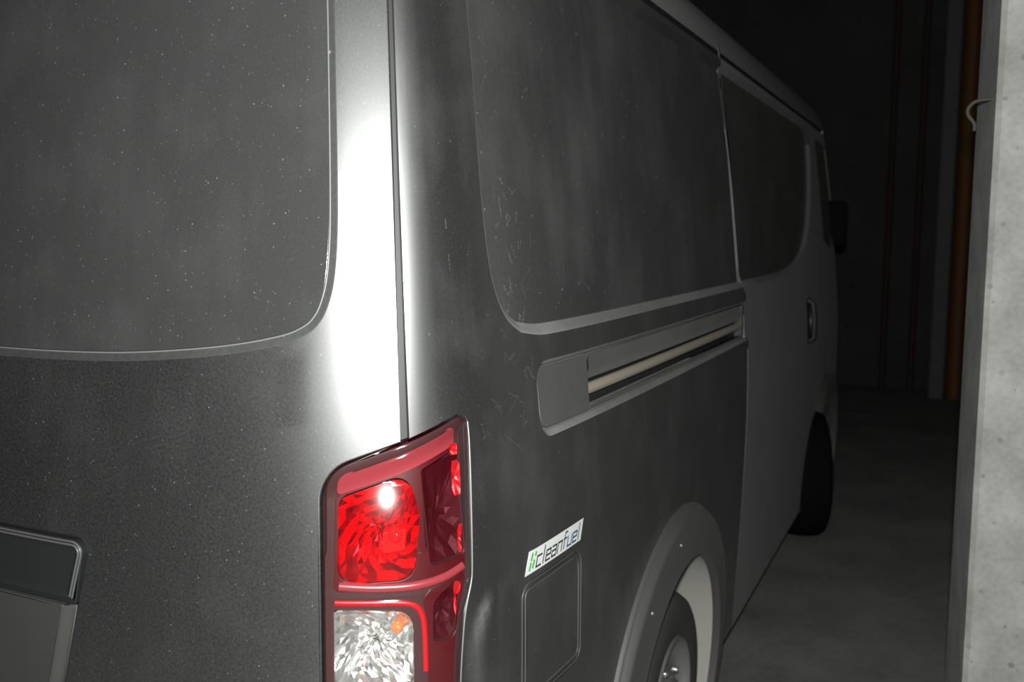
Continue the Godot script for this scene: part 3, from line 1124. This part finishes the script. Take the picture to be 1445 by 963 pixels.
func facets(outline: PackedVector2Array, centre: Vector2, off0: float, deep: float, nr: int, na: int, jitter: float, sd: int) -> ArrayMesh:
	# a dish of flat facets inside an outline: rim at off0, floor at off0 - deep
	var g := RandomNumberGenerator.new()
	g.seed = sd
	var ring := PackedVector2Array()
	var n := outline.size()
	var total := 0.0
	for i in n: total += outline[i].distance_to(outline[(i + 1) % n])
	for k in na:
		var want := total * k / na
		var i := 0
		while want > outline[i].distance_to(outline[(i + 1) % n]):
			want -= outline[i].distance_to(outline[(i + 1) % n]); i += 1
		ring.append(outline[i].lerp(outline[(i + 1) % n], want / maxf(1e-6, outline[i].distance_to(outline[(i + 1) % n]))))
	var P := []
	for j in nr + 1:
		var row := []
		for k in na:
			var q := centre.lerp(ring[k], float(j) / nr)
			var o := off0 - deep * (1.0 - pow(float(j) / nr, 2.2))
			if j < nr: o += g.randf_range(-jitter, jitter)
			row.append(shell(q.x, q.y, o))
		P.append(row)
	var st := SurfaceTool.new()
	st.begin(Mesh.PRIMITIVE_TRIANGLES)
	for j in nr:
		for k in na:
			var a: Vector3 = P[j][k]
			var b: Vector3 = P[j][(k + 1) % na]
			var c: Vector3 = P[j + 1][k]
			var d: Vector3 = P[j + 1][(k + 1) % na]
			for tri in ([[a, c, d], [a, d, b]] if j > 0 else [[a, c, d]]):
				var nn: Vector3 = (tri[1] - tri[0]).cross(tri[2] - tri[0]).normalized()
				var order := [0, 1, 2]
				if nn.z + nn.x < 0.0: nn = -nn
				else: order = [0, 2, 1]
				for w in order:
					st.set_normal(nn); st.set_uv(Vector2.ZERO); st.add_vertex(tri[w])
	return st.commit()


func tail_lamp() -> void:
	var t := part("tail_lamp", "tall red tail lamp with a clear reversing window at its foot")
	var body := lamp_poly(-0.0012)
	var edge := lamp_poly(0.0)
	# tray
	obj("housing", skin(lamp_poly(-0.002), [], -0.066, Vector2(0.03, 0.03), 0.0, 0.0), M.reddark, t)
	obj("housing_wall", loop_wall(lamp_poly(-0.0015), -0.002, -0.067), M.black, t)
	# holes of the bezel
	var brake := ccw(rounded([[-0.100, 1.003, 0.022], [-0.099, 1.131, 0.02], [0.012, 1.1665, 0.03], [0.029, 1.10, 0.05], [0.016, 1.006, 0.03]], 7))
	var wrap_hole := ccw(rounded([[0.043, 1.022, 0.01], [0.037, 1.168, 0.008], [0.112, 1.193, 0.006], [0.107, 1.03, 0.01]], 5))
	var low := ccw(rounded([[0.045, 0.905, 0.006], [0.047, 0.968, 0.02], [0.087, 0.993, 0.01], [0.103, 0.985, 0.01], [0.084, 0.90, 0.02]], 5))
	var rev := ccw(rounded([[-0.108, 0.845, 0.004], [-0.1065, 0.963, 0.004], [0.0125, 0.957, 0.026], [0.0125, 0.845, 0.004]], 7))
	var bez := func(s: float, y: float) -> float:
		var brow := 1.1655 + 0.335 * (s + 0.0)
		var o := -0.007
		# the brow slopes back from the top edge to the chambers
		if y > 1.05: o -= 0.016 * smooth(brow + 0.045, brow + 0.002, y)
		else: o -= 0.010 * smooth(0.985, 1.0, y) * (1.0 - smooth(1.02, 1.05, y)) * 0.0
		return o
	obj("bezel", skin(body, [brake, wrap_hole, low, rev], bez, Vector2(0.006, 0.006), 0.03, 0.002), M.reddull, t, "dull dark red frame behind the lens")
	obj("inner_panel", skin(ccw(rounded([[-0.107, 0.990, 0.012], [-0.105, 1.136, 0.012], [0.112, 1.2035, 0.006], [0.1085, 1.02, 0.012], [0.104, 1.0, 0.006]], 5)), [brake, wrap_hole], func(s: float, y: float) -> float: return bez.call(s, y) + 0.0016, Vector2(0.006, 0.006), 0.003, 0.001), M.reddeep, t, "deep red panel round the two lamp chambers")
	# pink red band along the top
	var band := ccw(rounded([[-0.103, 1.133, 0.006], [-0.099, 1.164, 0.03], [0.106, 1.2315, 0.014], [0.110, 1.199, 0.006]], 5))
	obj("reflex_band", skin(band, [], func(s: float, y: float) -> float: return bez.call(s, y) + 0.0025, Vector2(0.006, 0.005), 0.003, 0.001), M.redpink, t, "rose red band above the lamp chambers")
	# chambers
	obj("brake_reflector", facets(brake, Vector2(-0.035, 1.075), -0.012, 0.045, 7, 30, 0.0048, 3), M.redmetal, t)
	obj("bulb", lathe([[0.0, 0.024], [0.006, 0.0225], [0.011, 0.017], [0.0125, 0.008], [0.0105, 0.0], [0.0075, -0.008], [0.0075, -0.02]], shell(-0.012, 1.068, -0.045), Vector3(0.55, 0.1, 0.83), 20), M.redbright, t)
	var clip := obj("bulb_holder", skin(ccw(rounded([[-0.032, 1.040, 0.002], [-0.032, 1.072, 0.002], [0.018, 1.078, 0.002], [0.018, 1.045, 0.002]], 3)), [], -0.034, Vector2(0.02, 0.02), 0.02, 0.001), M.redbright, t)
	obj("wrap_reflector", facets(wrap_hole, Vector2(0.07, 1.10), -0.016, 0.018, 4, 22, 0.003, 8), M.reddark, t)
	for q in [[0.100, 1.15, 0.018, 0.055], [0.104, 1.055, 0.010, 0.045], [0.094, 0.963, 0.015, 0.055], [0.098, 1.195, 0.016, 0.018]]:
		var box := ccw(rounded([[q[0] - q[2] / 2, q[1] - q[3] / 2, 0.002], [q[0] - q[2] / 2, q[1] + q[3] / 2, 0.002], [q[0] + q[2] / 2, q[1] + q[3] / 2, 0.002], [q[0] + q[2] / 2, q[1] - q[3] / 2, 0.002]], 3))
		obj("reflex_reflector", facets(box, Vector2(q[0], q[1]), -0.010, 0.006, 3, 14, 0.0025, 17), M.redglow, t, "bright red reflector prism at the side")
	obj("low_reflector", facets(low, Vector2(0.075, 0.945), -0.014, 0.016, 4, 18, 0.003, 12), M.reddark, t)
	obj("low_panel", skin(ccw(rounded([[0.036, 0.80, 0.004], [0.036, 0.94, 0.02], [0.028, 0.974, 0.02], [0.042, 0.988, 0.006], [0.105, 1.003, 0.006], [0.108, 0.99, 0.01], [0.090, 0.94, 0.03], [0.083, 0.87, 0.03], [0.080, 0.80, 0.004]], 4)), [low], -0.0055, Vector2(0.008, 0.008), 0.004, 0.001), M.reddeep, t, "deep red lower side of the lamp")
	# ridge between the chambers and the reversing window
	var ridge := []
	for p in spline([[-0.098, 1.0], [-0.05, 0.9965], [0.0, 0.996], [0.035, 0.998], [0.07, 1.003], [0.103, 1.012]], 6): ridge.append(shell(p[0], p[1], -0.008))
	obj("ridge", tube(ridge, 0.0075, 12), M.redpink, t, "rounded pink red ridge across the lamp")
	var glow := []
	for p in spline([[-0.105, 0.974], [-0.05, 0.9725], [0.0, 0.970], [0.02, 0.962], [0.029, 0.945], [0.032, 0.92], [0.033, 0.86]], 6): glow.append(shell(p[0], p[1], -0.010))
	obj("light_guide", tube(glow, 0.0055, 10), M.redglow, t, "red strip curving round the reversing window")
	# reversing window
	obj("reversing_reflector", facets(rev, Vector2(-0.045, 0.905), -0.012, 0.03, 9, 44, 0.0045, 21), M.silver, t, "silver faceted reflector behind the clear window")
	obj("indicator_bulb", lathe([[0.0, 0.02], [0.006, 0.0185], [0.0095, 0.012], [0.010, 0.004], [0.008, -0.006], [0.006, -0.012]], shell(-0.011, 0.931, -0.022), Vector3(0.5, 0.1, 0.85), 18), M.orange, t, "orange bulb")
	obj("reversing_lens", skin(rev, [], func(s: float, y: float) -> float: return -0.004 + 0.0022 * smooth(0.0, 0.012, -sdf(Vector2(s, y), rev)), Vector2(0.006, 0.006), 0.006, 0.0012), M.clearlens, t, "clear reversing lamp window")
	# inner dome of the brake lamp
	obj("brake_lens", skin(grow(brake, 0.001), [], func(s: float, y: float) -> float:
		var q := Vector2(s + 0.026, y - 1.072)
		return -0.013 + 0.014 * maxf(0.0, 1.0 - q.length_squared() / 0.0068), Vector2(0.006, 0.006), 0.0, 0.0), M.domelens, t, "domed inner lens of the brake lamp")
	obj("red_lens", skin(edge, [grow(rev, -0.001)], func(s: float, y: float) -> float:
		return 0.0015 + 0.005 * smooth(0.0, 0.02, -sdf(Vector2(s, y), edge)) - 0.0025 * (1.0 - smooth(0.002, 0.01, absf(y - 0.985))), Vector2(0.006, 0.006), 0.010, 0.003), M.lens, t, "dusty red outer lens")
	# the other lamp, on the far corner
	var far := part("tail_lamp", "red tail lamp on the far rear corner")
	var mir := PackedVector2Array()
	for q in lamp_poly(0.0): mir.append(Vector2(2.0 * SC - q.x, q.y))
	obj("bezel", skin(ccw(mir), [], -0.004, Vector2(0.02, 0.02), 0.03, 0.002), M.redpink, far)
	obj("red_lens", skin(ccw(mir), [], 0.003, Vector2(0.02, 0.02), 0.008, 0.003), M.lens, far)
	var trim := []
	for p in spline([[0.1215, 1.235], [0.1225, 1.2], [0.1195, 1.1], [0.1165, 1.01], [0.1135, 0.985], [0.104, 0.955], [0.0975, 0.925], [0.0925, 0.88], [0.089, 0.83], [0.0855, 0.73]], 6): trim.append(shell(p[0] + 0.0012, p[1], 0.0005))
	obj("lamp_trim", tube(trim, 0.0016, 8), M.steel, t, "thin bright trim along the lamp's outer edge")


func loop_wall(loop: PackedVector2Array, o0: float, o1: float) -> ArrayMesh:
	var n := loop.size()
	return sheet(n, 1, func(u: float, v: float) -> Vector3:
		var p := loop[int(round(u * n)) % n]
		return shell(p.x, p.y, lerpf(o0, o1, v)), false, true)


func wheel(t: Node3D, c: Vector3, axis: Vector3, r: float, rubber: Material) -> void:
	var w := 0.19
	obj("tyre", lathe([[r * 0.58, -w], [r * 0.75, -w - 0.004], [r * 0.93, -w + 0.008], [r * 0.985, -w + 0.03], [r, -w * 0.6], [r, -w * 0.4], [r * 0.985, -0.03], [r * 0.94, -0.008], [r * 0.90, -0.001], [r * 0.80, 0.004], [r * 0.70, 0.003], [r * 0.62, -0.002], [r * 0.57, -0.008]], c, axis, 56), rubber, t)
	obj("rim", lathe([[r * 0.60, -0.004], [r * 0.585, 0.003], [r * 0.56, 0.002], [r * 0.54, -0.012], [r * 0.52, -0.03], [r * 0.44, -0.04], [r * 0.36, -0.03], [r * 0.30, -0.018], [r * 0.24, -0.016], [r * 0.22, -0.02]], c, axis, 48), M.hub, t, "plain steel rim")
	obj("hub_cap", lathe([[r * 0.23, -0.022], [r * 0.225, -0.008], [r * 0.20, 0.004], [r * 0.13, 0.012], [0.0, 0.015]], c, axis, 32), M.steel, t, "pale metal hub cap")
	var a := axis.normalized()
	var u := a.cross(Vector3.UP).normalized()
	for k in 5:
		var d := u * cos(TAU * k / 5.0) + Vector3.UP * sin(TAU * k / 5.0)
		obj("wheel_nut", lathe([[0.0, 0.012], [0.006, 0.011], [0.009, 0.006], [0.009, -0.01]], c + d * r * 0.33 - a * 0.018, axis, 6), M.steel, t)


func wheels() -> void:
	var a := part("rear_wheel")
	wheel(a, Vector3(-0.02, 0.29, -1.315), Vector3(1, 0, 0), 0.29, M.tyre)
	var b := part("front_wheel", "front wheel turned, its tyre standing out of the arch")
	wheel(b, Vector3(0.03, 0.325, -3.86), Vector3(cos(deg_to_rad(18)), 0, -sin(deg_to_rad(18))), 0.325, M.fronttyre)
	var c := part("far_wheel")
	wheel(c, Vector3(-1.68, 0.29, -1.315), Vector3(-1, 0, 0), 0.29, M.tyre)
	var d := part("far_wheel")
	wheel(d, Vector3(-1.68, 0.325, -3.86), Vector3(-1, 0, 0), 0.325, M.tyre)


func sticker() -> void:
	var t := part("fuel_sticker", "white fuel sticker with green emblem, black and blue letters")
	var spot := func(a: float, b: float) -> Vector2: return Vector2(0.2615 + 0.2195 * a + 0.0165 * b, 0.9465 + 0.0385 * b)
	obj("backing", skin(PackedVector2Array([spot.call(0, 0), spot.call(1, 0), spot.call(1, 1), spot.call(0, 1)]), [], 0.0006, Vector2(0.02, 0.02), 0.0006, 0.0), M.white, t)
	var glyphs := {
		"c": [[[1, 0.62], [0, 0.62], [0, 0], [1, 0]]], "l": [[[0.5, 1], [0.5, 0]]],
		"e": [[[0, 0.31], [1, 0.31], [1, 0.62], [0, 0.62], [0, 0], [1, 0]]], "a": [[[0, 0.62], [1, 0.62], [1, 0], [0, 0], [0, 0.34], [1, 0.34]]],
		"n": [[[0, 0], [0, 0.62], [1, 0.62], [1, 0]]], "f": [[[1, 1], [0.3, 1], [0.3, 0]], [[0, 0.62], [1, 0.62]]], "u": [[[0, 0.62], [0, 0], [1, 0], [1, 0.62]]],
	}
	var wide := {"l": 0.02, "f": 0.055}
	var x := 0.155
	var dark := []
	var blue := []
	for i in 9:
		var ch: String = "cleanfuel"[i]
		var w: float = wide.get(ch, 0.074)
		for line in glyphs[ch]:
			for k in line.size() - 1:
				var p := Vector2(x + w * line[k][0], 0.16 + 0.70 * line[k][1])
				var q := Vector2(x + w * line[k + 1][0], 0.16 + 0.70 * line[k + 1][1])
				(dark if i < 5 else blue).append([p, q])
		x += w + (0.030 if ch != "l" else 0.034)
	obj("lettering", strokes(dark, spot, 0.0034), M.ink, t, "black squared letters")
	obj("lettering", strokes(blue, spot, 0.0034), M.blue, t, "blue squared letters")
	var em := []
	em.append([Vector2(0.052, 0.22), Vector2(0.056, 0.42)])
	em.append([Vector2(0.100, 0.26), Vector2(0.106, 0.48)])
	em.append([Vector2(0.056, 0.62), Vector2(0.062, 0.80)])
	em.append([Vector2(0.116, 0.74), Vector2(0.118, 0.80)])
	obj("emblem", strokes(em, spot, 0.0058), M.green, t, "green emblem")


func strokes(lines: Array, spot: Callable, width: float) -> ArrayMesh:
	var st := SurfaceTool.new()
	st.begin(Mesh.PRIMITIVE_TRIANGLES)
	for l in lines:
		var p: Vector2 = spot.call(l[0].x, l[0].y)
		var q: Vector2 = spot.call(l[1].x, l[1].y)
		var d := (q - p).normalized() * width / 2.0
		var n := Vector2(-d.y, d.x)
		p -= d; q += d
		var c := []
		for w in [p - n, q - n, q + n, p + n]: c.append(shell(w.x, w.y, 0.0011))
		var up: Vector3 = (c[1] - c[0]).cross(c[3] - c[0]).normalized()
		for k in [0, 2, 1, 0, 3, 2]:
			st.set_normal(up); st.set_uv(Vector2.ZERO); st.add_vertex(c[k])
	return st.commit()
